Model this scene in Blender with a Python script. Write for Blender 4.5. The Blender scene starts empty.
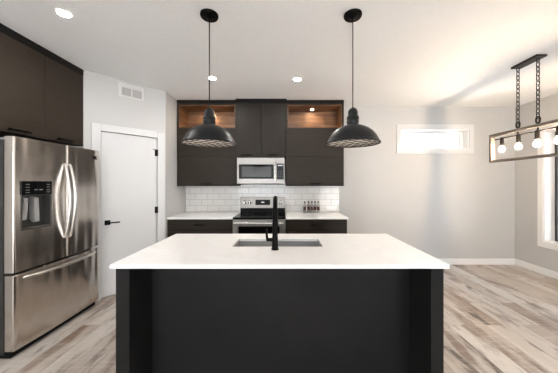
import bpy, bmesh, math
from mathutils import Matrix, Vector

# ------------------------------------------------------------------ camera, world, exposure
S = bpy.context.scene
C = S.collection
S.view_settings.view_transform = 'Standard'
S.view_settings.look = 'None'
S.view_settings.gamma = 1.0
S.view_settings.use_curve_mapping = False
S.view_settings.exposure = 0.66
S.cycles.use_denoising = True
S.cycles.max_bounces = 14
S.cycles.diffuse_bounces = 9
S.cycles.glossy_bounces = 6
S.cycles.transparent_max_bounces = 16
S.cycles.caustics_reflective = False
S.cycles.caustics_refractive = False

EYE = 1.41
cam_data = bpy.data.cameras.new('camera')
cam_data.sensor_width = 36.0
cam_data.lens = 36.0 * 245.0 / 558.0
cam_data.shift_x = -5.0 / 558.0
cam_data.shift_y = -3.0 / 558.0
cam_data.clip_start = 0.02
cam = bpy.data.objects.new('camera', cam_data)
cam.location = (0, 0, EYE)
cam.rotation_euler = (math.radians(90), 0, 0)
C.objects.link(cam)
S.camera = cam

SKY = 4.6
world = bpy.data.worlds.new('overcast_sky')
S.world = world
world.use_nodes = True
bg = world.node_tree.nodes['Background']
bg.inputs['Color'].default_value = (0.90, 0.95, 1.0, 1)
bg.inputs['Strength'].default_value = SKY

BULB = 1850.0        # chandelier filaments
DOWN = 460.0        # ceiling downlights
PUCK = 420.0        # cabinet niche lights

# winter sun over the roof from the left: it lights the pale ground outside, whose bounce brightens the ceiling
sun_data = bpy.data.lights.new('sun', 'SUN')
sun_data.energy = 66.0; sun_data.angle = math.radians(0.6); sun_data.color = (1.0, 0.97, 0.94)
sun = bpy.data.objects.new('sun', sun_data)
sun.rotation_euler = Vector((1.0, 0.0, -0.45)).to_track_quat('-Z', 'Y').to_euler()
C.objects.link(sun)

# daylight comes in through the window openings: sampling portals for the sky, one per opening
def portal(loc, rot, sx, sy):
    l = bpy.data.lights.new('window_portal', 'AREA')
    l.shape = 'RECTANGLE'; l.size = sx; l.size_y = sy
    l.cycles.is_portal = True
    o = bpy.data.objects.new('window_portal', l)
    o.location = loc; o.rotation_euler = rot
    C.objects.link(o)

# room planes (metres; camera stands at x=0, y=0, looking along +y)
LX, RX, BY, FY, CZ = -2.97, 4.02, 4.265, -4.6, 2.74
W1 = (2.03, 3.22, 2.01, 2.35)            # window in the back wall  x0 x1 z0 z1
W2 = (2.90, 3.79, 0.51, 2.22)            # window in the right wall y0 y1 z0 z1
PD = ((-2.5, 0.2), (2.0, 3.7))           # unseen openings behind the camera, added and sized for the daylight they admit
PZ = (0.05, 2.45)
R90 = math.radians(90)
portal(((W1[0]+W1[1])/2, BY+0.21, (W1[2]+W1[3])/2), (-R90, 0, 0), W1[1]-W1[0], W1[3]-W1[2])
portal((RX+0.26, (W2[0]+W2[1])/2, (W2[2]+W2[3])/2), (0, R90, 0), W2[3]-W2[2], W2[1]-W2[0])
for a, b in PD:
    portal(((a+b)/2, FY-0.16, (PZ[0]+PZ[1])/2), (R90, 0, 0), b-a, PZ[1]-PZ[0])

# ------------------------------------------------------------------ helpers
WM = {}
I4 = Matrix.Identity(4)

class B:
    """collects shapes in a bmesh; build() links them as ONE mesh object"""
    def __init__(self, M=None):
        self.bm = bmesh.new(); self.M = M or I4
    def box(self, x0, x1, y0, y1, z0, z1):
        v = [self.bm.verts.new(p) for p in ((x0,y0,z0),(x1,y0,z0),(x1,y1,z0),(x0,y1,z0),
                                            (x0,y0,z1),(x1,y0,z1),(x1,y1,z1),(x0,y1,z1))]
        for f in ((0,3,2,1),(4,5,6,7),(0,1,5,4),(1,2,6,5),(2,3,7,6),(3,0,4,7)):
            self.bm.faces.new([v[i] for i in f])
        return self
    def prism(self, pts, a, b, axis='z'):
        """polygon of 2D points extruded from a to b along axis (z: xy, y: xz, x: yz)"""
        def P(p, t):
            return {'z': (p[0],p[1],t), 'y': (p[0],t,p[1]), 'x': (t,p[0],p[1])}[axis]
        lo = [self.bm.verts.new(P(p, a)) for p in pts]
        hi = [self.bm.verts.new(P(p, b)) for p in pts]
        n = len(pts)
        self.bm.faces.new(lo); self.bm.faces.new(hi)
        for i in range(n):
            self.bm.faces.new((lo[i], lo[(i+1)%n], hi[(i+1)%n], hi[i]))
        return self
    def holed(self, x0, x1, y0, y1, z0, z1, hx0, hx1, hy0, hy1, axis='z'):
        """slab with a rectangular hole; for axis 'y' the plane is xz, for 'x' it is yz"""
        def P(a, b, t):
            return {'z': (a,b,t), 'y': (a,t,b), 'x': (t,a,b)}[axis]
        xs = (x0,hx0,hx1,x1); ys = (y0,hy0,hy1,y1); V = {}
        for k, t in enumerate((z0, z1)):
            for i in range(4):
                for j in range(4):
                    V[i,j,k] = self.bm.verts.new(P(xs[i], ys[j], t))
        f = self.bm.faces.new
        for i in range(3):
            for j in range(3):
                if (i,j) == (1,1): continue
                f((V[i,j,0],V[i,j+1,0],V[i+1,j+1,0],V[i+1,j,0]))
                f((V[i,j,1],V[i+1,j,1],V[i+1,j+1,1],V[i,j+1,1]))
        for i in range(3):
            f((V[i,0,0],V[i+1,0,0],V[i+1,0,1],V[i,0,1])); f((V[i,3,0],V[i,3,1],V[i+1,3,1],V[i+1,3,0]))
            f((V[0,i,0],V[0,i,1],V[0,i+1,1],V[0,i+1,0])); f((V[3,i,0],V[3,i+1,0],V[3,i+1,1],V[3,i,1]))
        f((V[1,1,0],V[1,1,1],V[2,1,1],V[2,1,0])); f((V[1,2,0],V[2,2,0],V[2,2,1],V[1,2,1]))
        f((V[1,1,0],V[1,2,0],V[1,2,1],V[1,1,1])); f((V[2,1,0],V[2,1,1],V[2,2,1],V[2,2,0]))
        return self
    def tube(self, pts, r, seg=12, closed=False, caps=True, flat=1.0):
        pts = [Vector(p) for p in pts]; n = len(pts)
        rs = r if isinstance(r, (list, tuple)) else [r]*n
        rings = []; up = None
        for i, p in enumerate(pts):
            if closed: t = pts[(i+1)%n] - pts[i-1]
            else: t = pts[min(i+1,n-1)] - pts[max(i-1,0)]
            t.normalize()
            if up is None:
                up = Vector((0,0,1)) if abs(t.z) < .9 else Vector((1,0,0))
            up = (up - t*up.dot(t)).normalized()
            s = t.cross(up)
            rings.append([self.bm.verts.new(p + (up*math.cos(2*math.pi*k/seg)*flat + s*math.sin(2*math.pi*k/seg))*rs[i])
                          for k in range(seg)])
        m = n if closed else n-1
        for i in range(m):
            a, b = rings[i], rings[(i+1)%n]
            for k in range(seg):
                self.bm.faces.new((a[k], a[(k+1)%seg], b[(k+1)%seg], b[k]))
        if caps and not closed:
            self.bm.faces.new(rings[0]); self.bm.faces.new(rings[-1])
        return self
    def lathe(self, prof, c=(0,0), seg=40, closed=False):
        """profile of (radius, z) turned about the vertical line through c"""
        rings = []
        for r, z in prof:
            if r < 1e-6: rings.append([self.bm.verts.new((c[0],c[1],z))])
            else: rings.append([self.bm.verts.new((c[0]+r*math.cos(2*math.pi*k/seg), c[1]+r*math.sin(2*math.pi*k/seg), z)) for k in range(seg)])
        n = len(rings)
        for i in range(n if closed else n-1):
            a, b = rings[i], rings[(i+1)%n]
            for k in range(seg):
                k2 = (k+1)%seg
                if len(a) == 1 and len(b) == 1: continue
                if len(a) == 1: self.bm.faces.new((a[0], b[k2], b[k]))
                elif len(b) == 1: self.bm.faces.new((a[k], a[k2], b[0]))
                else: self.bm.faces.new((a[k], a[k2], b[k2], b[k]))
        return self
    def build(self, name, mat, parent=None, bevel=0, smooth=False, seg=2):
        bm = self.bm
        M = self.M
        if parent is not None: M = WM[parent.name].inverted() @ M
        bm.transform(M)
        bmesh.ops.recalc_face_normals(bm, faces=bm.faces[:])
        me = bpy.data.meshes.new(name); bm.to_mesh(me); bm.free()
        me.materials.append(mat)
        if smooth:
            me.polygons.foreach_set('use_smooth', [True]*len(me.polygons))
            me.set_sharp_from_angle(angle=math.radians(38))
        o = bpy.data.objects.new(name, me); C.objects.link(o)
        if parent is not None: o.parent = parent
        WM[o.name] = WM[parent.name].copy() if parent is not None else I4.copy()
        if bevel:
            m = o.modifiers.new('bevel', 'BEVEL'); m.width = bevel; m.segments = seg
            m.limit_method = 'ANGLE'; m.angle_limit = math.radians(40)
        return o

def tag(o, label, cat, group=None):
    o['label'] = label; o['category'] = cat
    if group: o['group'] = group
    return o

def thing(name, label, cat, loc=(0,0,0), rotz=0, group=None):
    o = bpy.data.objects.new(name, None); C.objects.link(o)
    o.empty_display_size = 0.1
    o.location = loc; o.rotation_euler = (0,0,rotz)
    WM[o.name] = Matrix.Translation(loc) @ Matrix.Rotation(rotz, 4, 'Z')
    return tag(o, label, cat, group)

def struct(o, label=None):
    o['kind'] = 'structure'
    if label: o['label'] = label
    return o

def sroot(name, label, loc=(0,0,0), rotz=0):
    o = bpy.data.objects.new(name, None); C.objects.link(o)
    o.empty_display_size = 0.1
    o.location = loc; o.rotation_euler = (0,0,rotz)
    WM[o.name] = Matrix.Translation(loc) @ Matrix.Rotation(rotz, 4, 'Z')
    return struct(o, label)

def dup(root, loc, label, rotz=None):
    r = root.copy(); C.objects.link(r); r.location = loc
    if rotz is not None: r.rotation_euler = (0,0,rotz)
    r['label'] = label
    for ch in list(root.children):
        c = ch.copy(); C.objects.link(c); c.parent = r
        for g in list(ch.children):
            d = g.copy(); C.objects.link(d); d.parent = c
    return r

# ------------------------------------------------------------------ materials
def mat(name, col, rough=0.5, metal=0.0, spec=0.5, emit=None, strength=0.0):
    m = bpy.data.materials.new(name); m.use_nodes = True
    b = m.node_tree.nodes['Principled BSDF']
    b.inputs['Base Color'].default_value = (*col, 1)
    b.inputs['Roughness'].default_value = rough
    b.inputs['Metallic'].default_value = metal
    b.inputs['Specular IOR Level'].default_value = spec
    if emit:
        b.inputs['Emission Color'].default_value = (*emit, 1)
        b.inputs['Emission Strength'].default_value = strength
    return m

def nd(m, t, **kw):
    n = m.node_tree.nodes.new(t)
    for k, v in kw.items():
        if k in n.inputs: n.inputs[k].default_value = v
        else: setattr(n, k, v)
    return n

def ln(m, a, b): m.node_tree.links.new(a, b)

def coords(m, scale, rot=(0,0,0)):
    tc = nd(m, 'ShaderNodeTexCoord'); mp = nd(m, 'ShaderNodeMapping')
    mp.inputs['Scale'].default_value = scale; mp.inputs['Rotation'].default_value = rot
    ln(m, tc.outputs['Object'], mp.inputs['Vector'])
    return mp.outputs['Vector']

def ramp(m, fac, stops):
    r = nd(m, 'ShaderNodeValToRGB'); e = r.color_ramp.elements
    while len(e) < len(stops): e.new(0.5)
    for el, (p, c) in zip(e, stops):
        el.position = p; el.color = (*c, 1)
    ln(m, fac, r.inputs['Fac'])
    return r.outputs['Color']

def noisy(m, scale, stops, nscale=1.0, detail=5, bump=0.0, rough=0.55):
    b = m.node_tree.nodes['Principled BSDF']
    n = nd(m, 'ShaderNodeTexNoise'); n.inputs['Scale'].default_value = nscale
    n.inputs['Detail'].default_value = detail; n.inputs['Roughness'].default_value = rough
    ln(m, coords(m, scale), n.inputs['Vector'])
    ln(m, ramp(m, n.outputs['Fac'], stops), b.inputs['Base Color'])
    if bump:
        bp = nd(m, 'ShaderNodeBump'); bp.inputs['Strength'].default_value = bump; bp.inputs['Distance'].default_value = 0.002
        ln(m, n.outputs['Fac'], bp.inputs['Height']); ln(m, bp.outputs['Normal'], b.inputs['Normal'])
    return m

def paint(name, col, rough=0.6, amp=0.012):
    m = mat(name, col, rough, spec=0.3)
    lo = tuple(c*(1-amp) for c in col); hi = tuple(min(1,c*(1+amp)) for c in col)
    return noisy(m, (1,1,1), [(0.35,lo),(0.65,hi)], 40, 3, 0.03)

wall_m   = paint('wall_paint', (0.485,0.485,0.48))
pantry_m = paint('pantry_wall_paint', (0.485,0.485,0.48))
ceil_m   = paint('ceiling_paint', (0.865,0.875,0.88), 0.8)
trim_m   = paint('white_trim_paint', (0.76,0.76,0.755), 0.35, 0.006)
door_m   = paint('white_door_paint', (0.60,0.605,0.61), 0.4, 0.006)

def grain(name, a, b, scale, rough=0.42):
    m = mat(name, a, rough, spec=0.13)
    return noisy(m, scale, [(0.3,a),(0.7,b)], 1.0, 6, 0.12, 0.65)
cab_h   = grain('dark_oak_laminate_horizontal', (0.0185,0.0145,0.0108), (0.030,0.0235,0.0175), (3,3,90))
cab_v   = grain('dark_oak_laminate_vertical',   (0.0175,0.0145,0.0118), (0.029,0.0245,0.020), (90,90,3))
cab_l   = grain('dark_oak_laminate_fridge',     (0.025,0.0190,0.0140), (0.038,0.0290,0.0215), (3,3,90))
cab_in  = mat('dark_cabinet_edge', (0.008,0.007,0.0065), 0.55, spec=0.15)
isl_m   = grain('island_charcoal_laminate', (0.0115,0.0115,0.0115), (0.0155,0.0155,0.0155), (3,60,2), 0.42)

wood_m = mat('niche_walnut', (0.3,0.15,0.07), 0.45)
noisy(wood_m, (2.2,2.2,22), [(0.28,(0.045,0.017,0.006)),(0.5,(0.135,0.060,0.022)),(0.72,(0.26,0.130,0.054))], 1.2, 6, 0.05, 0.6)

def steel(name, col=(0.60,0.58,0.56), rough=0.26, scale=(1.5,1.5,260), wave=0.0):
    m = mat(name, col, rough, 1.0)
    b = m.node_tree.nodes['Principled BSDF']
    n = nd(m, 'ShaderNodeTexNoise'); n.inputs['Scale'].default_value = 1.0; n.inputs['Detail'].default_value = 4
    ln(m, coords(m, scale), n.inputs['Vector'])
    mr = nd(m, 'ShaderNodeMapRange'); mr.inputs['To Min'].default_value = rough*0.8; mr.inputs['To Max'].default_value = rough*1.25
    ln(m, n.outputs['Fac'], mr.inputs['Value']); ln(m, mr.outputs['Result'], b.inputs['Roughness'])
    bp = nd(m, 'ShaderNodeBump'); bp.inputs['Strength'].default_value = 0.06; bp.inputs['Distance'].default_value = 0.001
    ln(m, n.outputs['Fac'], bp.inputs['Height'])
    if wave:
        w = nd(m, 'ShaderNodeTexNoise'); w.inputs['Scale'].default_value = 1.0; w.inputs['Detail'].default_value = 1
        ln(m, coords(m, (5.5,5.5,0.8)), w.inputs['Vector'])
        b2 = nd(m, 'ShaderNodeBump'); b2.inputs['Strength'].default_value = wave; b2.inputs['Distance'].default_value = 0.05
        ln(m, w.outputs['Fac'], b2.inputs['Height']); ln(m, bp.outputs['Normal'], b2.inputs['Normal'])
        ln(m, b2.outputs['Normal'], b.inputs['Normal'])
    else:
        ln(m, bp.outputs['Normal'], b.inputs['Normal'])
    return m
steel_f = steel('stainless_fridge_door', (0.68,0.635,0.59), 0.22, (1.5,1.5,260), 0.6)
steel_m = steel('stainless_steel', (0.30,0.285,0.27), 0.42, (260,1.5,1.5))
steel_h = steel('stainless_handle', (0.74,0.72,0.69), 0.2)
sink_m  = mat('stainless_sink', (0.42,0.42,0.42), 0.5, 0.6)

black_m  = mat('matte_black_metal', (0.003,0.0028,0.0028), 0.5, 0.0, 0.08)
pend_m   = mat('pendant_charcoal_enamel', (0.008,0.0085,0.0095), 0.45, 0.0, 0.25)
lining_m = mat('pendant_pale_lining', (0.88,0.84,0.78), 0.5)
guard_m  = mat('guard_wire_bronze', (0.055,0.042,0.034), 0.5, 0.4)
gloss_b  = mat('black_glass', (0.004,0.004,0.0045), 0.08, spec=0.10)
plast_b  = mat('black_plastic', (0.007,0.007,0.0075), 0.4, spec=0.10)
body_g   = mat('fridge_side_grey', (0.030,0.029,0.028), 0.5)
grey_p   = mat('grey_plastic', (0.30,0.30,0.30), 0.45)
mark_m   = mat('pale_print', (0.13,0.13,0.13), 0.5)
screen_m = mat('clock_digits', (0.3,0.32,0.33), 0.4, emit=(0.75,0.85,0.9), strength=0.2)
bronze_m = mat('dark_bronze_chain', (0.022,0.017,0.014), 0.45, 0.6)
frame_m  = mat('weathered_frame', (0.16,0.13,0.105), 0.6, 0.2)
noisy(frame_m, (40,4,40), [(0.3,(0.10,0.082,0.068)),(0.7,(0.24,0.20,0.165))], 1.0, 5)
fila_m   = mat('lit_filament', (1,0.95,0.85), 0.3, emit=(1.0,0.76,0.52), strength=BULB)
down_m   = mat('lit_downlight', (1,1,1), 0.3, emit=(1.0,0.965,0.92), strength=DOWN)
puck_m   = mat('lit_puck', (1,1,1), 0.3, emit=(1.0,0.74,0.46), strength=PUCK)
frost_m  = mat('frosted_bulb', (0.85,0.83,0.78), 0.35)
vinyl_b  = mat('dark_window_sash', (0.030,0.034,0.040), 0.4)
vinyl_w  = mat('white_vinyl', (0.86,0.87,0.88), 0.3)
vent_m   = mat('white_register', (0.60,0.595,0.585), 0.45)
vent_d   = mat('register_slats_grey', (0.43,0.425,0.415), 0.55)
duct_m   = mat('duct_shadow_grey', (0.22,0.22,0.22), 0.7)
snow_m   = mat('pale_ground', (0.72,0.73,0.75), 0.9)
noisy(snow_m, (1,1,1), [(0.3,(0.66,0.67,0.69)),(0.7,(0.78,0.79,0.80))], 0.6, 4)
cap_m    = mat('bottle_cap_black', (0.012,0.010,0.010), 0.4)
label_m  = mat('bottle_label_dark', (0.03,0.012,0.012), 0.6)
noisy(label_m, (60,60,60), [(0.4,(0.018,0.010,0.010)),(0.65,(0.085,0.022,0.020))], 1, 2)

quartz_m = mat('pale_quartz', (0.8,0.77,0.74), 0.22)
def _quartz():
    m = quartz_m; b = m.node_tree.nodes['Principled BSDF']
    n = nd(m, 'ShaderNodeTexNoise'); n.inputs['Scale'].default_value = 2.2; n.inputs['Detail'].default_value = 8
    n.inputs['Distortion'].default_value = 1.6
    ln(m, coords(m, (1,1.6,1)), n.inputs['Vector'])
    ln(m, ramp(m, n.outputs['Fac'], [(0.38,(0.85,0.84,0.83)),(0.49,(0.845,0.835,0.825)),(0.505,(0.80,0.785,0.77)),(0.52,(0.85,0.84,0.83)),(0.7,(0.875,0.87,0.865))]), b.inputs['Base Color'])
_quartz()

def _glass(name, tint=(1,1,1)):
    m = bpy.data.materials.new(name); m.use_nodes = True
    nt = m.node_tree; nt.nodes.clear()
    out = nd(m, 'ShaderNodeOutputMaterial'); mix = nd(m, 'ShaderNodeMixShader')
    tr = nd(m, 'ShaderNodeBsdfTransparent'); gl = nd(m, 'ShaderNodeBsdfGlossy'); fr = nd(m, 'ShaderNodeFresnel')
    tr.inputs['Color'].default_value = (*tint,1); gl.inputs['Roughness'].default_value = 0.02
    fr.inputs['IOR'].default_value = 1.45
    ln(m, fr.outputs['Fac'], mix.inputs['Fac']); ln(m, tr.outputs['BSDF'], mix.inputs[1]); ln(m, gl.outputs['BSDF'], mix.inputs[2])
    ln(m, mix.outputs['Shader'], out.inputs['Surface'])
    return m
pane_m = _glass('window_glass')
def _glow(name, col, strength):
    m = bpy.data.materials.new(name); m.use_nodes = True
    nt = m.node_tree; nt.nodes.clear()
    out = nd(m, 'ShaderNodeOutputMaterial'); add = nd(m, 'ShaderNodeAddShader')
    tr = nd(m, 'ShaderNodeBsdfTransparent'); em = nd(m, 'ShaderNodeEmission')
    em.inputs['Color'].default_value = (*col,1); em.inputs['Strength'].default_value = strength
    ln(m, tr.outputs['BSDF'], add.inputs[0]); ln(m, em.outputs['Emission'], add.inputs[1])
    ln(m, add.outputs['Shader'], out.inputs['Surface'])
    return m
bulb_m = _glow('glowing_bulb_glass', (1.0,0.86,0.68), 1.6)
clear_m = _glass('bottle_glass', (0.93,0.93,0.92))

floor_m = mat('vinyl_plank_floor', (0.5,0.4,0.35), 0.34, spec=0.7)
def _floor():
    m = floor_m; b = m.node_tree.nodes['Principled BSDF']
    v = coords(m, (1,1,1), (0,0,R90))
    br = nd(m, 'ShaderNodeTexBrick'); br.offset = 0.37; br.offset_frequency = 2
    for k, val in (('Color1',(0,0,0,1)),('Color2',(1,1,1,1)),('Mortar',(0.3,0.3,0.3,1)),('Scale',1.0),('Mortar Size',0.0012),('Brick Width',1.22),('Row Height',0.182),('Bias',0.0)):
        br.inputs[k].default_value = val
    ln(m, v, br.inputs['Vector'])
    base = ramp(m, br.outputs['Color'], [(0.0,(0.24,0.17,0.125)),(0.22,(0.39,0.32,0.265)),(0.42,(0.50,0.455,0.415)),(0.6,(0.41,0.345,0.295)),(0.8,(0.58,0.55,0.515)),(1.0,(0.34,0.295,0.265))])
    # each plank shifts its own grain
    sc = nd(m, 'ShaderNodeVectorMath', operation='SCALE'); sc.inputs['Scale'].default_value = 37.0
    ln(m, br.outputs['Color'], sc.inputs[0])
    ad = nd(m, 'ShaderNodeVectorMath', operation='ADD'); ln(m, v, ad.inputs[0]); ln(m, sc.outputs['Vector'], ad.inputs[1])
    def stretched(s, scale, detail, rough=0.6, dist=0.0):
        mp = nd(m, 'ShaderNodeMapping'); mp.inputs['Scale'].default_value = s
        ln(m, ad.outputs['Vector'], mp.inputs['Vector'])
        n = nd(m, 'ShaderNodeTexNoise'); n.inputs['Scale'].default_value = scale; n.inputs['Detail'].default_value = detail
        n.inputs['Roughness'].default_value = rough; n.inputs['Distortion'].default_value = dist
        ln(m, mp.outputs['Vector'], n.inputs['Vector']); return n.outputs['Fac']
    def mixc(a, c2, fac, mode='MIX'):
        x = nd(m, 'ShaderNodeMix', data_type='RGBA', blend_type=mode)
        ln(m, a, x.inputs['A'])
        if isinstance(c2, tuple): x.inputs['B'].default_value = (*c2,1)
        else: ln(m, c2, x.inputs['B'])
        ln(m, fac, x.inputs['Factor']); return x.outputs['Result']
    g = lambda f, lo, hi, top: ramp(m, f, [(lo,(0,0,0)),(hi,(top,)*3)])
    c = mixc(base, (0.60,0.55,0.50), g(stretched((1.2,9,1), 1.0, 4), 0.50, 0.66, 0.6))
    c = mixc(c, (0.145,0.078,0.043), g(stretched((1.3,5,1), 1.0, 4, 0.6, 0.25), 0.51, 0.64, 0.8))
    c = mixc(c, (0.050,0.034,0.026), g(stretched((1.6,9,1), 1.0, 5, 0.65, 0.25), 0.575, 0.665, 0.85))
    saw = stretched((48,1.3,1), 1.0, 3)
    c = mixc(c, (0.68,0.64,0.60), g(saw, 0.50, 0.70, 0.24))
    c = mixc(c, (0.20,0.155,0.125), br.outputs['Fac'])
    ln(m, c, b.inputs['Base Color'])
    mr = nd(m, 'ShaderNodeMapRange'); mr.inputs['To Min'].default_value = 0.32; mr.inputs['To Max'].default_value = 0.42
    ln(m, saw, mr.inputs['Value']); ln(m, mr.outputs['Result'], b.inputs['Roughness'])
_floor()

tile_m = mat('white_subway_tile', (0.8,0.79,0.77), 0.15)
def _tile():
    m = tile_m; b = m.node_tree.nodes['Principled BSDF']
    v = coords(m, (1,1,1), (R90,0,0))
    br = nd(m, 'ShaderNodeTexBrick'); br.offset = 0.5
    for k, val in (('Color1',(0.68,0.67,0.65,1)),('Color2',(0.73,0.72,0.70,1)),('Mortar',(0.46,0.44,0.42,1)),('Scale',1.0),('Mortar Size',0.0042),('Mortar Smooth',0.1),('Brick Width',0.205),('Row Height',0.103)):
        br.inputs[k].default_value = val
    ln(m, v, br.inputs['Vector']); ln(m, br.outputs['Color'], b.inputs['Base Color'])
    bp = nd(m, 'ShaderNodeBump'); bp.inputs['Strength'].default_value = 0.4; bp.inputs['Distance'].default_value = 0.003; bp.invert = True
    ln(m, br.outputs['Fac'], bp.inputs['Height']); ln(m, bp.outputs['Normal'], b.inputs['Normal'])
    mr = nd(m, 'ShaderNodeMapRange'); mr.inputs['To Min'].default_value = 0.14; mr.inputs['To Max'].default_value = 0.7
    ln(m, br.outputs['Fac'], mr.inputs['Value']); ln(m, mr.outputs['Result'], b.inputs['Roughness'])
_tile()

# ------------------------------------------------------------------ the setting
struct(B().box(LX-0.2, RX+0.3, FY-0.2, BY+0.2, -0.1, 0).build('floor', floor_m), 'grey and brown plank floor')
struct(B().box(LX-0.2, RX+0.3, FY-0.2, BY+0.2, CZ, CZ+0.1).build('ceiling', ceil_m), 'plain warm white ceiling')
struct(B().box(-40, 40, -40, 40, -0.5, -0.4).build('ground', snow_m), 'pale ground outside')
struct(B().holed(LX, RX, 0, CZ, BY, BY+0.2, *W1, axis='y').build('wall_back', wall_m), 'off-white wall behind the kitchen')
struct(B().holed(FY-0.15, BY+0.2, 0, CZ, RX, RX+0.25, *W2, axis='x').build('wall_right', wall_m), 'off-white wall on the right')
struct(B().box(LX-0.2, LX, FY-0.15, BY+0.2, 0, CZ).build('wall_left', wall_m))
f = B()
for a, b in ((LX, PD[0][0]), (PD[0][1], PD[1][0]), (PD[1][1], RX)): f.box(a, b, FY-0.15, FY, 0, CZ)
for a, b in PD:
    f.box(a, b, FY-0.15, FY, 0, PZ[0]); f.box(a, b, FY-0.15, FY, PZ[1], CZ)
struct(f.build('wall_front', wall_m))

# diagonal pantry corner: local x runs along the wall, local y goes into it
P0, P1 = (-2.34, 2.87), (-1.71, 3.54)
ANG = math.atan2(P1[1]-P0[1], P1[0]-P0[0]); WL = math.hypot(P1[0]-P0[0], P1[1]-P0[1])
DM = Matrix.Translation((P0[0], P0[1], 0)) @ Matrix.Rotation(ANG, 4, 'Z')
DL = (0.16, 0.80, 2.045)                 # door leaf: from, to, height
f = B(DM)
f.box(0, DL[0]-0.015, 0, 0.10, 0, CZ); f.box(DL[1]+0.015, WL, 0, 0.10, 0, CZ); f.box(DL[0]-0.015, DL[1]+0.015, 0, 0.10, DL[2]+0.012, CZ)
struct(f.build('wall_pantry', pantry_m), 'diagonal white wall around the pantry door')
struct(B().box(LX, P0[0], P0[1], P0[1]+0.1, 0, CZ).build('wall_pantry_near', pantry_m))
struct(B().box(P1[0]-0.1, P1[0], P1[1]+0.0, BY, 0, CZ).build('wall_pantry_far', pantry_m), 'short white wall at the left end of the counter')

# baseboards
def skirting(name, x0, x1, y0, y1, M=None):
    return struct(B(M).box(x0, x1, y0, y1, 0, 0.105).build(name, trim_m, bevel=0.004))
skirting('baseboard_back', 0.96, RX, BY-0.014, BY)
skirting('baseboard_right', RX-0.014, RX, FY, BY-0.014)
skirting('baseboard_pantry', 0.0, 0.065, -0.012, 0, DM)

# pantry door
d = sroot('door_1', 'plain white slab pantry door with black lever handle', (P0[0], P0[1], 0), ANG)
B(DM).box(DL[0], DL[1], 0.004, 0.04, 0.012, DL[2]).build('door_leaf', door_m, d, 0.002)
f = B(DM)
f.box(0.067, DL[0]-0.004, -0.017, 0, 0, 2.135); f.box(DL[1]+0.004, 0.903, -0.017, 0, 0, 2.135)
f.box(DL[0]-0.004, DL[1]+0.004, -0.017, 0, DL[2]+0.006, 2.135)
f.box(DL[0]-0.015, DL[0]-0.004, 0, 0.1, 0, DL[2]+0.01); f.box(DL[1]+0.004, DL[1]+0.015, 0, 0.1, 0, DL[2]+0.01)
f.build('door_casing', door_m, d, 0.003)
f = B(DM); f.box(0.195, 0.255, -0.006, 0.004, 0.895, 0.955)
f.tube([(0.225,-0.004,0.925),(0.225,-0.048,0.925)], 0.010)
f.box(0.215, 0.345, -0.058, -0.044, 0.917, 0.933)
h = f.build('door_handle', black_m, d, 0.002); h['label'] = 'black square-rose lever handle'
for z in (0.25, 1.04, 1.84):
    f = B(DM); f.tube([(DL[1]+0.004,-0.021,z-0.045),(DL[1]+0.004,-0.021,z+0.045)], 0.0065, 10)
    f.box(DL[1]-0.026, DL[1]+0.002, -0.004, 0.004, z-0.045, z+0.045)
    f.build('hinge', black_m, d)
f = B(DM); f.box(DL[1]-0.055, DL[1]-0.004, -0.008, -0.004, 1.880, 1.888); f.build('hinge_stop', black_m, d)

# windows
w = sroot('window_1', 'long narrow high window in white casing on the back wall', ((W1[0]+W1[1])/2, BY, W1[2]))
x0, x1, z0, z1 = W1
B().holed(x0-0.075, x1+0.075, z0-0.085, z1+0.085, BY-0.018, BY, x0, x1, z0, z1, axis='y').build('window_casing', door_m, w, 0.003)
B().holed(x0-0.001, x1+0.001, z0-0.001, z1+0.001, BY-0.002, BY+0.2, x0+0.012, x1-0.012, z0+0.012, z1-0.012, axis='y').build('window_jamb', trim_m, w)
B().holed(x0+0.012, x1-0.012, z0+0.012, z1-0.012, BY+0.13, BY+0.19, x0+0.045, x1-0.055, z0+0.035, z1-0.04, axis='y').build('window_frame', vinyl_w, w, 0.003)
B().holed(x0+0.045, x1-0.055, z0+0.035, z1-0.04, BY+0.145, BY+0.175, x0+0.047, x1-0.068, z0+0.037, z1-0.043, axis='y').build('window_sash', vinyl_w, w)
B().box(x1-0.079, x1-0.0685, BY+0.1430, BY+0.1445, z0+0.038, z1-0.044).build('window_gasket', vinyl_b, w)
B().box(x0+0.047, x1-0.068, BY+0.157, BY+0.163, z0+0.037, z1-0.043).build('window_pane', pane_m, w)

w = sroot('window_2', 'tall white-cased window in the right wall', (RX, (W2[0]+W2[1])/2, W2[2]))
y0, y1, z0, z1 = W2
B().holed(y0-0.08, y1+0.08, z0-0.085, z1+0.085, RX-0.018, RX, y0, y1, z0, z1, axis='x').build('window_casing', trim_m, w, 0.003)
B().holed(y0-0.001, y1+0.001, z0-0.001, z1+0.001, RX-0.002, RX+0.25, y0+0.012, y1-0.012, z0+0.012, z1-0.012, axis='x').build('window_jamb', trim_m, w)
B().holed(y0+0.012, y1-0.012, z0+0.012, z1-0.012, RX+0.155, RX+0.225, y0+0.045, y1-0.045, z0+0.05, z1-0.05, axis='x').build('window_frame', vinyl_b, w, 0.003)
B().box(RX+0.17, RX+0.21, (y0+y1)/2-0.03, (y0+y1)/2+0.03, z0+0.05, z1-0.05).build('window_mullion', vinyl_b, w)
for a, b in ((y0+0.045, (y0+y1)/2-0.03), ((y0+y1)/2+0.03, y1-0.045)):
    B().box(RX+0.187, RX+0.193, a, b, z0+0.05, z1-0.05).build('window_pane', pane_m, w)

# tiled backsplash between counter and wall cabinets
SPL = BY - 0.010
struct(B().box(-1.708, 0.952, SPL, BY-0.0005, 0.90, 1.45).build('wall_backsplash', tile_m), 'white subway tile backsplash above the counter')

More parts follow.
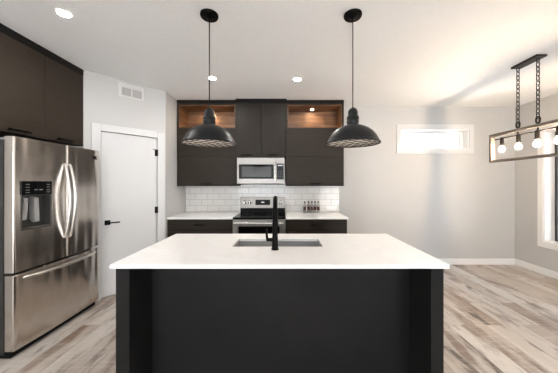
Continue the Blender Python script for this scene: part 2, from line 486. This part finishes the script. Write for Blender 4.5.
# ------------------------------------------------------------------ cabinet pulls
def pull(parent, a, b, out, standoff=0.032, r=0.0105):
    """black bar pull from a to b standing off the face in direction out"""
    a, b, out = Vector(a), Vector(b), Vector(out); L = b - a
    f = B()
    f.tube([a + out*standoff, b + out*standoff], r, 8)
    for t in (0.1, 0.9): f.tube([a + L*t, a + L*t + out*standoff], r*0.9, 8)
    return f.build('handle', black_m, parent, smooth=True)

# ------------------------------------------------------------------ refrigerator (front faces +x)
FX, F0, F1 = -2.15, 1.958, 2.866
fr = thing('refrigerator', 'stainless steel french-door fridge with water dispenser beside the white pantry door', 'fridge', (-2.55, (F0+F1)/2, 0))
B().box(-2.95, -2.252, F0+0.006, F1-0.006, 0.03, 1.765).build('body', body_g, fr, 0.004)
f = B(); f.box(-2.90, -2.20, F0+0.012, F1-0.012, 0.0, 0.05); f.build('base_grille', plast_b, fr, 0.004)
FM = (F0+F1)/2 + 0.012
def bowed(y0, y1, z0, z1, bulge_at):
    """fridge door panel: bowed front face with softly rounded vertical edges, plan outline extruded in z"""
    n = 22; pts = []
    def face(y):
        t = (y - F0)/(F1 - F0)
        return FX - 0.013*(2*t-1)**2
    e = 0.010
    for i in range(n+1):
        u = i/n; y = y0 + (y1-y0)*u
        d0, d1 = y-y0, y1-y
        x = face(y)
        for dd in (d0, d1):
            if dd < e: x -= (e - math.sqrt(max(0, e*e - (e-dd)**2)))*0.7
        pts.append((x, y))
    # denser samples at the edges
    edge = [(face(y0+t*e) - (e - math.sqrt(max(0, e*e-(e-t*e)**2)))*0.7, y0+t*e) for t in (0,0.1,0.3,0.6)]
    edge2 = [(face(y1-t*e) - (e - math.sqrt(max(0, e*e-(e-t*e)**2)))*0.7, y1-t*e) for t in (0.6,0.3,0.1,0)]
    pts = edge + [p for p in pts if y0+e <= p[1] <= y1-e] + edge2
    return [(-2.235, y0)] + pts + [(-2.235, y1)]
# left door has the dispenser opening: built from strips around it
DY0, DY1, DZ0, DZ1 = 2.008, 2.270, 1.02, 1.43
def door_with_hole(y0, y1, z0, z1):
    pts = bowed(y0, y1, z0, z1, 0)
    face = [p for p in pts[1:-1]]
    def xat(y):
        for (xa, ya), (xb, yb) in zip(face, face[1:]):
            if ya <= y <= yb: return xa + (xb-xa)*((y-ya)/(yb-ya) if yb > ya else 0)
    f = B()
    left = [p for p in face if p[1] < DY0] + [(xat(DY0), DY0)]
    mid = [(xat(DY0), DY0)] + [p for p in face if DY0 < p[1] < DY1] + [(xat(DY1), DY1)]
    right = [(xat(DY1), DY1)] + [p for p in face if p[1] > DY1]
    bk = -2.235
    rows = [z0, DZ0, DZ1, z1]
    full = [left, mid, right]
    V = {}
    def v(x, y, z):
        k = (round(x,6), round(y,6), round(z,6))
        if k not in V: V[k] = f.bm.verts.new((x,y,z))
        return V[k]
    def quad(*p):
        try: f.bm.faces.new([v(*q) for q in p])
        except ValueError: pass
    for r in range(3):
        za, zb = rows[r], rows[r+1]
        for s, seg in enumerate(full):
            if r == 1 and s == 1: continue
            for (xa,ya),(xb,yb) in zip(seg, seg[1:]):
                quad((xa,ya,za),(xb,yb,za),(xb,yb,zb),(xa,ya,zb))
                quad((bk,ya,za),(bk,ya,zb),(bk,yb,zb),(bk,yb,za))
    # sides, top, bottom
    for z in (z0, z1):
        for seg in full:
            for (xa,ya),(xb,yb) in zip(seg, seg[1:]): quad((xa,ya,z),(xb,yb,z),(bk,yb,z),(bk,ya,z))
    for r in range(3):
        za, zb = rows[r], rows[r+1]
        for y, p in ((y0, face[0]), (y1, face[-1])):
            quad((p[0],y,za),(p[0],y,zb),(bk,y,zb),(bk,y,za))
    # hole sides
    for y in (DY0, DY1): quad((xat(y),y,DZ0),(xat(y),y,DZ1),(bk,y,DZ1),(bk,y,DZ0))
    for z in (DZ0, DZ1):
        for (xa,ya),(xb,yb) in zip(mid, mid[1:]): quad((xa,ya,z),(xb,yb,z),(bk,yb,z),(bk,ya,z))
    return f
Z0, Z1 = 0.690, 1.790
dl = door_with_hole(F0, FM-0.003, Z0, Z1).build('door', steel_f, fr, smooth=True)
dr = B().prism(bowed(FM+0.003, F1, Z0, Z1, 0), Z0, Z1).build('door', steel_f, fr, 0.003, smooth=True)
dw = B().prism(bowed(F0, F1, 0.06, 0.668, 0), 0.06, 0.668).build('drawer', steel_f, fr, 0.004, smooth=True)
# bow handles
def bow(parent, ya, ym, z0, z1, off):
    pts = []; n = 20
    for i in range(n+1):
        t = i/n; s = math.sin(math.pi*t)**0.8
        pts.append((FX - 0.004 + 0.012 + off*s, ya + (ym-ya)*s, z0 + (z1-z0)*t))
    f = B()
    f.tube([(FX-0.012, ya, z0)] + pts + [(FX-0.012, ya, z1)], [0.013]*(n+3), 12)
    return f.build('handle', steel_h, parent, smooth=True)
bow(dl, FM-0.024, FM-0.028, 0.885, 1.595, 0.050)
bow(dr, FM+0.028, FM+0.034, 0.885, 1.595, 0.050)
pts = []
for i in range(21):
    t = i/20; s = math.sin(math.pi*t)**0.6
    pts.append((FX - 0.018 + 0.064*s, 2.035 + 0.775*t, 0.628))
B().tube([(FX-0.024, 2.035, 0.628)] + pts + [(FX-0.024, 2.81, 0.628)], 0.0135, 12).build('handle', steel_h, dw, smooth=True)
# dispenser in the left door
f = B()
f.holed(DY0, DY1, DZ0, DZ1-0.115, -2.234, -2.155, DY0+0.010, DY1-0.010, DZ0+0.014, DZ1-0.118, axis='x')
f.box(-2.234, -2.226, DY0+0.010, DY1-0.010, DZ0+0.014, DZ1-0.118)
dsp = f.build('dispenser', mat('dispenser_grey', (0.075,0.073,0.07), 0.3, 0.4), dl)
cp = B().box(-2.234, -2.148, DY0, DY1, DZ1-0.115, DZ1).build('control_panel', gloss_b, dl, 0.003)
for y in (DY0+0.045, DY0+0.225):
    for z in (1.402, 1.378, 1.354, 1.334):
        B().box(-2.1482, -2.1472, y-0.016, y+0.016, z-0.0035, z+0.0035).build('button', mark_m, dl)
for y in (DY0+0.115, DY0+0.157): B().box(-2.1482, -2.1472, y-0.014, y+0.014, 1.352, 1.360).build('button', mark_m, dl)
f = B()
f.prism([(-2.224,1.30),(-2.180,1.285),(-2.196,1.10),(-2.224,1.10)], DY0+0.045, DY0+0.085, 'y')
f.prism([(-2.224,1.30),(-2.175,1.285),(-2.165,1.08),(-2.19,1.07),(-2.224,1.10)], DY0+0.125, DY0+0.165, 'y')
f.build('dispenser_paddle', grey_p, dl, 0.003)
B().box(-2.226, -2.160, DY0+0.012, DY1-0.012, DZ0+0.014, DZ0+0.022).build('drip_tray', steel_h, dl)
for y in (F0+0.03, F1-0.10): B().box(-2.33, -2.215, y, y+0.07, 1.765, 1.785).build('hinge_cover', grey_p, fr, 0.004)
f = B()
f.box(-2.172, -2.1525, 2.762, 2.822, 1.712, 1.722); f.box(-2.172, -2.1525, 2.762, 2.822, 1.684, 1.700)
f.box(-2.172, -2.1525, 2.778, 2.808, 1.700, 1.712)
bd = f.build('emblem', black_m, dr); bd['label'] = 'small black emblem plate'

# ------------------------------------------------------------------ cabinet over the fridge
CX = -2.35
oc = thing('wall_cabinet', 'dark two-door cabinet mounted above the stainless fridge up to the ceiling', 'cabinet', (-2.66, 2.41, 1.83))
B().box(-2.965, CX-0.02, 1.95, 2.868, 1.848, 2.668).build('carcass', cab_in, oc)
f = B(); f.box(-2.965, CX+0.004, 1.95, 2.868, 2.672, CZ-0.001); f.build('crown_moulding', cab_in, oc, 0.002)
for a, b, h0, h1 in ((1.952, 2.407, 2.075, 2.245), (2.411, 2.866, 2.53, 2.70)):
    dd = B().box(CX-0.019, CX, a, b, 1.848, 2.668).build('door', cab_l, oc, 0.0015)
    pull(dd, (CX, h0, 1.876), (CX, h1, 1.876), (1,0,0))

# ------------------------------------------------------------------ base cabinets, counters
BF = 3.58
def base_cabinet(label, x0, x1, loc):
    t = thing('base_cabinet', label, 'cabinet', loc, group='dark base cabinets along the back wall')
    B().box(x0, x1, BF+0.02, SPL-0.002, 0.10, 0.888).build('carcass', cab_in, t)
    B().box(x0, x1, BF+0.08, SPL-0.002, 0.0, 0.10).build('toe_kick', cab_in, t)
    xm = (x0+x1)/2
    for z0, z1 in ((0.705, 0.882), (0.41, 0.70), (0.105, 0.405)):
        dd = B().box(x0+0.002, x1-0.002, BF, BF+0.019, z0, z1).build('drawer', cab_h, t, 0.0015)
        pull(dd, (xm-0.085, BF, z1-0.075), (xm+0.085, BF, z1-0.075), (0,-1,0))
    return t
base_cabinet('dark drawer base cabinet left of the stove beside the pantry door', -1.704, -0.747, (-1.225, 3.9, 0))
base_cabinet('dark drawer base cabinet right of the stove under the small bottles', 0.024, 0.925, (0.475, 3.9, 0))
tag(B().box(-1.707, -0.747, BF-0.022, SPL-0.0005, 0.889, 0.915).build('countertop', quartz_m, bevel=0.003), 'pale quartz countertop left of the stove', 'countertop', 'pale back-wall countertops')
tag(B().box(0.024, 0.937, BF-0.022, SPL-0.0005, 0.889, 0.915).build('countertop', quartz_m, bevel=0.003), 'pale quartz countertop right of the stove holding the small bottles', 'countertop', 'pale back-wall countertops')

# ------------------------------------------------------------------ wall cabinets on the back wall
UF = 3.90
def niche_cabinet(label, x0, x1, side):
    xm = (x0+x1)/2
    t = thing('wall_cabinet', label, 'cabinet', (xm, 4.08, 1.38), group='wall cabinets with lit open niches')
    B().box(x0, x1, UF+0.02, SPL-0.002 if False else BY-0.012, 1.385, 2.285).build('carcass', cab_in, t)
    f = B()
    f.holed(x0, x1, 2.285, 2.685, UF+0.002, BY-0.012, x0+0.030, x1-0.030, 2.300, 2.664, axis='y')
    f.build('niche_surround', cab_h, t)
    f = B()
    a, b, c, dd_, e = x0+0.030, x1-0.030, 2.300, 2.664, 0.012
    f.holed(a, b, c, dd_, UF+0.004, BY-0.014, a+e, b-e, c+e, dd_-e, axis='y')
    f.box(a+e, b-e, BY-0.03, BY-0.014, c+e, dd_-e)
    n = f.build('niche', wood_m, t); n['label'] = 'warm brown wood niche lining'
    # puck light in the niche roof
    f = B(); f.lathe([(0.0,dd_-e-0.0015),(0.032,dd_-e-0.0015),(0.036,dd_-e-0.004),(0.036,dd_-e-0.008),(0.024,dd_-e-0.008),(0.024,dd_-e-0.005),(0.0,dd_-e-0.005)], (xm-0.02, 4.09), 24)
    p = f.build('puck_light', steel_h, t, smooth=True)
    f = B(); f.lathe([(0.0,dd_-e-0.0065),(0.0235,dd_-e-0.0065),(0.0235,dd_-e-0.0055),(0.0,dd_-e-0.0055)], (xm-0.02, 4.09), 24)
    f.build('lens', puck_m, p)
    B().box(x0, x1, UF-0.004, BY-0.012, 2.686, CZ-0.001).build('crown_moulding', cab_in, t, 0.002)
    B().box(x0+0.002, x1-0.002, UF, UF+0.019, 1.842, 2.283).build('flap_door', cab_h, t, 0.0015)
    dd = B().box(x0+0.002, x1-0.002, UF, UF+0.019, 1.385, 1.838).build('flap_door', cab_h, t, 0.0015)
    pull(dd, (xm-0.085, UF, 1.412), (xm+0.085, UF, 1.412), (0,-1,0))
    B().box(x0, x1, UF+0.005, BY-0.012, 1.370, 1.384).build('bottom_panel', cab_in, t)
niche_cabinet('dark wall cabinet with lit wood niche left of the microwave', -1.705, -0.748, -1)
niche_cabinet('dark wall cabinet with lit wood niche right of the microwave above the bottles', 0.028, 0.954, 1)

MF = 3.855
mc = thing('wall_cabinet', 'dark two-door wall cabinet directly above the microwave', 'cabinet', (-0.36, 4.06, 1.82))
B().box(-0.746, 0.026, MF+0.02, BY-0.012, 1.825, 2.685).build('carcass', cab_in, mc)
for a, b in ((-0.744, -0.362), (-0.358, 0.024)):
    dd = B().box(a, b, MF, MF+0.019, 1.828, 2.683).build('door', cab_v, mc, 0.0015)
    xm = (a+b)/2 + (-0.03 if a < -0.5 else 0.0)
    pull(dd, (xm-0.085, MF, 1.856), (xm+0.085, MF, 1.856), (0,-1,0))
B().box(-0.760, 0.040, MF-0.022, BY-0.012, 2.686, CZ-0.001).build('crown_moulding', cab_in, mc, 0.003)

# ------------------------------------------------------------------ microwave
mw = thing('microwave', 'stainless over-the-range microwave with black window above the stove', 'microwave', (-0.36, 4.05, 1.395))
MX0, MX1, MY, MZ0, MZ1 = -0.738, 0.010, 3.845, 1.395, 1.815
B().box(MX0+0.004, MX1-0.004, MY+0.03, BY-0.014, MZ0, MZ1+0.008).build('body', plast_b, mw)
B().holed(MX0, -0.125, MZ0+0.012, MZ1, MY, MY+0.029, MX0+0.030, -0.165, MZ0+0.090, MZ1-0.105, axis='y').build('door', steel_m, mw, 0.003)
dd = [o for o in mw.children if o.name.startswith('door')][0]
B().box(MX0+0.030, -0.165, MY+0.004, MY+0.027, MZ0+0.090, MZ1-0.105).build('door_window', gloss_b, dd)
f = B(); f.box(MX0+0.075, -0.20, MY+0.0025, MY+0.0035, MZ0+0.118, MZ1-0.14)
f.build('window_mesh', mat('oven_window_tint', (0.030,0.028,0.025), 0.2, spec=0.3), dd)
f = B(); f.tube([(-0.142, MY-0.038, MZ0+0.055), (-0.142, MY-0.040, (MZ0+MZ1)/2), (-0.142, MY-0.038, MZ1-0.055)], 0.0115, 12)
for z in (MZ0+0.075, MZ1-0.075): f.tube([(-0.142, MY, z), (-0.142, MY-0.036, z)], 0.008, 8)
f.build('handle', steel_h, dd, smooth=True)
B().holed(-0.123, MX1, MZ0+0.012, MZ1, MY, MY+0.029, -0.112, MX1-0.014, MZ0+0.078, MZ1-0.092, axis='y').build('panel_frame', steel_m, mw, 0.002)
kp = B().box(-0.112, MX1-0.014, MY+0.001, MY+0.027, MZ0+0.078, MZ1-0.092).build('control_panel', gloss_b, mw)
f = B(); f.box(-0.095, -0.02, MY-0.0005, MY+0.0005, MZ1-0.130, MZ1-0.112); f.build('display', screen_m, kp)
key_m = mat('keypad_print', (0.10,0.10,0.10), 0.5)
for i in range(3):
    for j in range(5): B().box(-0.092+i*0.027, -0.076+i*0.027, MY-0.0003, MY+0.0007, MZ0+0.095+j*0.028, MZ0+0.101+j*0.028).build('button', key_m, kp)
B().box(MX0, MX1, MY+0.002, MY+0.029, MZ0, MZ0+0.010).build('vent_strip', plast_b, mw)

# ------------------------------------------------------------------ stove
RX0, RX1, RYF = -0.743, 0.020, 3.555
st = thing('stove', 'freestanding stainless electric range with black glass cooktop under the microwave', 'stove', (-0.36, 3.9, 0))
B().box(RX0+0.003, RX1-0.003, RYF+0.02, SPL-0.004, 0.05, 0.893).build('body', body_g, st)
B().box(RX0+0.02, RX1-0.02, RYF+0.06, SPL-0.03, 0.0, 0.05).build('toe_kick', plast_b, st)
ct = B().box(RX0, RX1, RYF-0.012, SPL-0.045, 0.894, 0.919).build('cooktop', gloss_b, st, 0.004)
ring_m = mat('burner_ring', (0.09,0.09,0.09), 0.25)
for cx, cy, r in ((-0.55,3.72,0.105),(-0.17,3.72,0.085),(-0.55,3.99,0.08),(-0.17,3.99,0.10)):
    f = B(); f.lathe([(r,0.9192),(r,0.9197),(r-0.006,0.9197),(r-0.006,0.9192)], (cx,cy), 36, True); f.build('burner_ring', ring_m, ct)
od = B().holed(RX0+0.004, RX1-0.004, 0.255, 0.888, RYF-0.03, RYF+0.018, RX0+0.085, RX1-0.085, 0.36, 0.792, axis='y').build('oven_door', steel_m, st, 0.004)
B().box(RX0+0.085, RX1-0.085, RYF-0.025, RYF+0.016, 0.36, 0.792).build('oven_window', gloss_b, od)
f = B(); f.tube([(RX0+0.03, RYF-0.075, 0.845), (RX1-0.03, RYF-0.075, 0.845)], 0.014, 12)
for x in (RX0+0.06, RX1-0.06): f.tube([(x, RYF-0.028, 0.845), (x, RYF-0.072, 0.845)], 0.010, 8)
f.build('handle', steel_h, od, smooth=True)
sd = B().box(RX0+0.004, RX1-0.004, RYF-0.022, RYF+0.018, 0.055, 0.248).build('storage_drawer', steel_m, st, 0.004)
GY = 4.15
bgd = B().prism([(GY+0.02,0.915),(SPL-0.004,0.915),(SPL-0.004,1.178),(GY+0.025,1.178),(GY,0.99),(GY+0.02,0.99)], RX0, RX1, 'x').build('backguard', plast_b, st, 0.002)
f = B(); f.prism([(GY-0.006,0.995),(GY-0.001,0.995),(GY+0.024,1.180),(GY+0.019,1.180)], RX0+0.002, RX1-0.002, 'x')
pn = f.build('control_panel', steel_m, st, 0.002)
def panel_y(z): return GY - 0.006 + 0.025*(z-0.995)/0.185
f = B(); f.prism([(panel_y(1.045)-0.002,1.045),(panel_y(1.045)+0.002,1.045),(panel_y(1.135)+0.002,1.135),(panel_y(1.135)-0.002,1.135)], -0.485, -0.235, 'x')
f.build('display', gloss_b, pn)
f = B(); f.box(-0.385, -0.335, panel_y(1.09)-0.0045, panel_y(1.09)-0.0018, 1.083, 1.101); f.build('clock', screen_m, pn)
for x in (RX0+0.075, RX0+0.160, RX1-0.160, RX1-0.075):
    z = 1.09; y = panel_y(z)
    f = B(); f.tube([(x,y+0.001,z),(x,y-0.008,z),(x,y-0.008,z),(x,y-0.032,z-0.004)], [0.034,0.034,0.027,0.024], 20)
    f.box(x-0.004, x+0.004, y-0.040, y-0.030, z-0.024, z+0.020)
    f.build('knob', steel_h, st, smooth=True)

# ------------------------------------------------------------------ small bottles on the right counter
bx = [0.347, 0.414, 0.466, 0.520, 0.572]; by = [4.10, 4.11, 4.085, 4.105, 4.09]
lab = ['small clear bottle with black cap and dark label, leftmost of the five on the counter',
       'small clear bottle with dark label, second from the left of the five on the counter',
       'small clear bottle with dark label in the middle of the five on the counter',
       'small clear bottle with dark label, second from the right of the five on the counter',
       'small clear bottle with black cap and dark label, rightmost of the five on the counter']
bt = thing('bottle', lab[0], 'bottle', (bx[0], by[0], 0.915), group='small bottles on the back counter')
c = (bx[0], by[0]); z = 0.9152
B().lathe([(0,z),(0.021,z),(0.023,z+0.004),(0.023,z+0.115),(0.019,z+0.135),(0.010,z+0.150),(0.0095,z+0.172),(0.007,z+0.172),(0.0075,z+0.15),(0.0165,z+0.133),(0.0205,z+0.113),(0.0205,z+0.008),(0,z+0.008)], c, 24).build('glass', clear_m, bt, smooth=True)
B().lathe([(0.0232,z+0.048),(0.0238,z+0.048),(0.0238,z+0.106),(0.0232,z+0.106)], c, 24, True).build('sticker', label_m, bt, smooth=True)
B().lathe([(0,z+0.168),(0.0125,z+0.168),(0.0125,z+0.198),(0.011,z+0.2),(0,z+0.2)], c, 20).build('cap', cap_m, bt, smooth=True)
for i in range(1, 5): dup(bt, (bx[i], by[i], 0.915), lab[i], 0.4*i)

# ------------------------------------------------------------------ island
isl = thing('kitchen_island', 'dark charcoal kitchen island base with thick end panels under the pale slab', 'island', (-0.025, 1.95, 0))
IX0, IX1, IY0, IY1 = -1.041, 0.988, 1.515, 2.395
B().box(IX0, -0.957, IY0, IY1, 0.0, 0.889).build('side_panel', isl_m, isl, 0.002)
B().box(0.910, IX1, IY0, IY1, 0.0, 0.889).build('side_panel', isl_m, isl, 0.002)
B().box(-0.956, 0.909, 1.775, 1.795, 0.0, 0.889).build('seating_panel', isl_m, isl)
f = B(); f.box(-0.956, 0.909, 1.796, 2.37, 0.10, 0.60); f.box(-0.956, 0.909, 1.83, 2.32, 0, 0.10)
f.box(-0.956, -0.46, 1.796, 2.37, 0.60, 0.889); f.box(0.36, 0.909, 1.796, 2.37, 0.60, 0.889)
f.build('carcass', cab_in, isl)
for a, b in ((-0.954,-0.49),(-0.486,-0.025),(-0.021,0.44),(0.444,0.907)):
    dd = B().box(a, b, 2.371, 2.390, 0.105, 0.882).build('door', cab_h, isl, 0.0015)
    pull(dd, ((a+b)/2-0.085, 2.390, 0.85), ((a+b)/2+0.085, 2.390, 0.85), (0,1,0))
SX0, SX1, SY0, SY1 = -0.407, 0.305, 1.925, 2.205
tag(B().holed(-1.064, 1.010, 1.493, 2.418, 0.890, 0.915, SX0, SX1, SY0, SY1).build('island_countertop', quartz_m, bevel=0.0025),
    'large pale quartz slab with sink cutout on the dark island', 'countertop')
f = B()
t_ = 0.004
f.holed(SX0-0.025, SX1+0.025, SY0-0.025, SY1+0.025, 0.884, 0.8895, SX0-0.006, SX1+0.006, SY0-0.006, SY1+0.006)
a, b, c_, d_ = SX0-0.006, SX1+0.006, SY0-0.006, SY1+0.006
f.holed(a-t_, b+t_, c_-t_, d_+t_, 0.69, 0.886, a, b, c_, d_)
f.box(a-t_, b+t_, c_-t_, d_+t_, 0.685, 0.69)
sk = thing('sink', 'stainless undermount sink set in the island slab behind the black faucet', 'sink', (-0.05, 2.06, 0.685))
f.build('basin', sink_m, sk)
f = B(); f.lathe([(0,0.6905),(0.045,0.6905),(0.042,0.694),(0.03,0.692),(0,0.692)], (-0.05,2.10), 24); f.build('drain', steel_h, sk, smooth=True)

fx, fy, z = -0.067, 1.835, 0.915
fa = thing('faucet', 'black high-arc pull-down faucet on the island slab in front of the sink', 'faucet', (fx, fy, z))
B().lathe([(0,z+0.0003),(0.028,z+0.0003),(0.028,z+0.008),(0.0245,z+0.012),(0.0225,z+0.03),(0.0215,z+0.10),(0.0165,z+0.115),(0.0155,z+0.13),(0,z+0.13)], (fx,fy), 28).build('body', black_m, fa, smooth=True)
pts = [(fx,fy,z+0.11),(fx,fy,z+0.20),(fx,fy,z+0.29)]
rc = 0.085
for i in range(1, 19):
    a = math.pi*i/18
    pts.append((fx, fy+rc-rc*math.cos(a), z+0.30+rc*math.sin(a)))
pts.append((fx, fy+2*rc, z+0.26))
B().tube(pts, [0.0205,0.0195,0.018]+[0.0165-0.0025*i/18 for i in range(1,19)]+[0.014], 16).build('spout', black_m, fa, smooth=True)
B().tube([(fx,fy+2*rc,z+0.265),(fx,fy+2*rc,z+0.255),(fx,fy+2*rc,z+0.16),(fx,fy+2*rc,z+0.145)], [0.0155,0.019,0.021,0.018], 16).build('spray_head', black_m, fa, smooth=True)
f = B(); f.tube([(fx-0.015,fy,z+0.075),(fx-0.062,fy,z+0.075),(fx-0.066,fy,z+0.075)], [0.0135,0.0135,0.011], 14)
f.tube([(fx-0.058,fy,z+0.075),(fx-0.062,fy-0.004,z+0.115),(fx-0.062,fy-0.012,z+0.155)], [0.010,0.009,0.008], 10)
f.build('lever', black_m, fa, smooth=True)

# ------------------------------------------------------------------ pendants over the island
px, py = -0.588, 1.93
pe = thing('pendant_lamp', 'left black dome pendant lamp with wire guard hanging over the island', 'pendant lamp', (px, py, 1.72), group='pendant lamps over the island')
c = (px, py)
B().lathe([(0,CZ-0.0005),(0.070,CZ-0.0005),(0.070,CZ-0.012),(0.066,CZ-0.020),(0.02,CZ-0.024),(0.008,CZ-0.034),(0,CZ-0.034)], c, 36).build('canopy', black_m, pe, smooth=True)
B().tube([(px,py,CZ-0.03),(px,py,2.0)], 0.0042, 8).build('cord', black_m, pe, smooth=True)
B().lathe([(0,2.012),(0.006,2.012),(0.010,2.003),(0.024,1.998),(0.034,1.985),(0.038,1.975),(0.038,1.945),(0.043,1.940),(0.0475,1.932),(0.0475,1.916),(0.044,1.912),(0.044,1.906),(0.0475,1.902),(0.0475,1.886),(0.044,1.880),(0.044,1.872),(0.052,1.866),(0.052,1.858),(0,1.858)], c, 32).build('socket_housing', pend_m, pe, smooth=True)
outer = [(0.045,1.866),(0.072,1.862),(0.100,1.852),(0.130,1.836),(0.158,1.813),(0.180,1.786),(0.196,1.757),(0.205,1.738),(0.213,1.731),(0.2145,1.724),(0.211,1.7205)]
inner = [(0.208,1.7205),(0.207,1.727),(0.199,1.735),(0.190,1.756),(0.174,1.783),(0.153,1.808),(0.126,1.830),(0.097,1.845),(0.070,1.855),(0.045,1.857)]
outer = [(r*0.97, z_) for r, z_ in outer]; inner = [(r*0.97, z_) for r, z_ in inner]
sh = B().lathe(outer + inner, c, 56, True).build('shade', pend_m, pe, smooth=True)
lin = [(r-0.0012, z_-0.0012) for r, z_ in inner[1:]]; lin2 = [(r-0.0016, z_-0.0016) for r, z_ in inner[1:]]
B().lathe(lin + lin2[::-1], c, 56, True).build('shade_lining', lining_m, sh, smooth=True)
f = B(); R = 0.2003
f.tube([(px+R*math.cos(2*math.pi*k/48), py+R*math.sin(2*math.pi*k/48), 1.724) for k in range(48)], 0.0035, 6, closed=True)
for ang in (math.radians(32), math.radians(-32)):
    for k in range(-3, 4):
        d0 = k*0.056
        if abs(d0) > R-0.01: continue
        hl = math.sqrt(R*R - d0*d0)
        ux, uy = math.cos(ang), math.sin(ang)
        pts = []
        for q in range(9):
            s = -hl + 2*hl*q/8
            x = px + ux*s - uy*d0; y = py + uy*s + ux*d0
            rr = min(1, math.hypot(x-px, y-py)/R)
            pts.append((x, y, 1.722 - 0.008*(1-rr*rr)))
        f.tube(pts, 0.0021, 6)
f.build('wire_guard', guard_m, pe, smooth=True)
B().lathe([(0,1.857),(0.014,1.857),(0.014,1.835),(0.022,1.825),(0.031,1.805),(0.033,1.79),(0.029,1.772),(0.018,1.76),(0,1.756)], c, 24).build('bulb', frost_m, pe, smooth=True)
dup(pe, (0.542, 1.93, 1.72), 'right black dome pendant lamp with wire guard hanging over the island')

# ------------------------------------------------------------------ chandelier on chains
hx, ha, hb, hz0, hz1, hw = 2.65, 2.19, 3.137, 1.675, 2.030, 0.025
ch = thing('chandelier', 'rectangular open-frame chandelier on two chains with glowing bare bulbs', 'chandelier', (hx, (ha+hb)/2, hz1))
cpz = CZ-0.022
B().box(hx-0.055, hx+0.055, 2.515, 2.805, cpz, CZ-0.0005).build('canopy', bronze_m, ch, 0.003)
B().holed(ha, hb, hz0, hz1, hx-hw, hx+hw, ha+0.030, hb-0.030, hz0+0.030, hz1-0.030, axis='x').build('frame', frame_m, ch, 0.002)
rz = 1.958
f = B(); f.tube([(hx, ha+0.06, rz), (hx, hb-0.06, rz)], 0.0075, 10)
for y in (2.557, 2.775): f.tube([(hx, y, rz), (hx, y, hz1-0.03)], 0.008, 10)
f.build('rod', bronze_m, ch, smooth=True)
for y in (2.557, 2.775):
    f = B()
    f.tube([(hx,y,hz1),(hx,y,hz1+0.012)], 0.011, 10)
    def link(zc, L, Wd, r, flip):
        pts = []
        for k in range(16):
            a = 2*math.pi*k/16
            u, v_ = Wd*math.cos(a), L*math.sin(a)
            v_ = max(-L, min(L, v_*1.12)); 
            pts.append((hx + (0 if flip else u), y + (u if flip else 0), zc + v_))
        f.tube(pts, r, 6, closed=True)
    link(hz1+0.044, 0.032, 0.019, 0.0095, True)
    zc = hz1+0.088; i = 0; n = 13; top = cpz-0.018; step = (top-zc)/(n-1)
    for i in range(n): link(zc + i*step, step*0.68, 0.0150, 0.0046, i % 2 == 1)
    f.tube([(hx,y,cpz-0.006),(hx,y,cpz+0.001)], 0.012, 10)
    f.build('chain', bronze_m, ch, smooth=True)
for y in (2.365, 2.565, 2.77, 2.98):
    s = B().lathe([(0,rz+0.012),(0.012,rz+0.012),(0.020,rz-0.004),(0.020,rz-0.070),(0.023,rz-0.072),(0.023,rz-0.085),(0,rz-0.085)], (hx,y), 20).build('socket', bronze_m, ch, smooth=True)
    zb = 1.825
    B().lathe([(0,zb+0.047),(0.015,zb+0.047),(0.017,zb+0.038),(0.027,zb+0.022),(0.033,zb+0.002),(0.032,zb-0.014),(0.024,zb-0.028),(0.012,zb-0.034),(0,zb-0.0355)], (hx,y), 24).build('bulb', bulb_m, s, smooth=True)
    B().tube([(hx,y,zb-0.010),(hx,y,zb+0.022)], 0.0065, 10).build('filament', fila_m, s)

# ------------------------------------------------------------------ ceiling downlights
pos = [(-1.716, 1.911), (-0.905, 3.09), (0.166, 3.12)]
pos += [(-1.716, -0.4), (0.166, -0.4), (3.0, 1.5), (-1.716, -2.6), (2.0, -2.6)]  # extra fixtures outside the view, added to brighten the room
lab = ['round lit ceiling downlight near the fridge cabinet', 'round lit ceiling downlight behind the left pendant cord', 'round lit ceiling downlight between the two pendants'] + ['added ceiling downlight out of view, %s' % p for p in ('left side near the kitchen', 'middle near the kitchen', 'right side near the chandelier', 'left side far back', 'right side far back')]
c = pos[0]
dn = thing('downlight', lab[0], 'downlight', (c[0], c[1], CZ), group='recessed ceiling downlights')
B().lathe([(0.038,CZ-0.0005),(0.054,CZ-0.0005),(0.054,CZ-0.004),(0.050,CZ-0.007),(0.040,CZ-0.006)], c, 40, True).build('trim_ring', trim_m, dn, smooth=True)
B().lathe([(0,CZ-0.001),(0.0395,CZ-0.001),(0.0395,CZ-0.005),(0,CZ-0.005)], c, 40).build('lens', down_m, dn, smooth=True)
for i in range(1, len(pos)): dup(dn, (pos[i][0], pos[i][1], CZ), lab[i])

# ------------------------------------------------------------------ air vent above the pantry door
vt = thing('air_vent', 'white rectangular air register on the diagonal wall above the pantry door', 'vent', tuple(DM @ Vector((0.483, 0, 2.61))), ANG)
vx0, vx1, vz0, vz1 = 0.338, 0.630, 2.520, 2.705
f = B(DM); xm = (vx0+vx1)/2
iz0, iz1 = 2.548, 2.650
f.box(vx0, vx1, -0.008, -0.0005, iz1, vz1); f.box(vx0, vx1, -0.008, -0.0005, vz0, iz0)
f.box(vx0, vx0+0.035, -0.008, -0.0005, iz0, iz1); f.box(vx1-0.025, vx1, -0.008, -0.0005, iz0, iz1); f.box(xm-0.006, xm+0.010, -0.008, -0.0005, iz0, iz1)
f.build('faceplate', vent_m, vt)
for a, b in ((vx0+0.036, xm-0.007), (xm+0.011, vx1-0.026)):
    f = B(DM); n = 9
    for k in range(n):
        zz = iz0 + (k+0.5)*(iz1-iz0)/n
        f.prism([(-0.007, zz-0.0045),(-0.0055, zz-0.0050),(-0.001, zz+0.0015),(-0.0025, zz+0.002)], a, b, 'x')
    f.box(a, b, -0.0010, -0.0004, iz0+0.0005, iz1-0.0005)
    f.build('louvre', vent_d, vt)
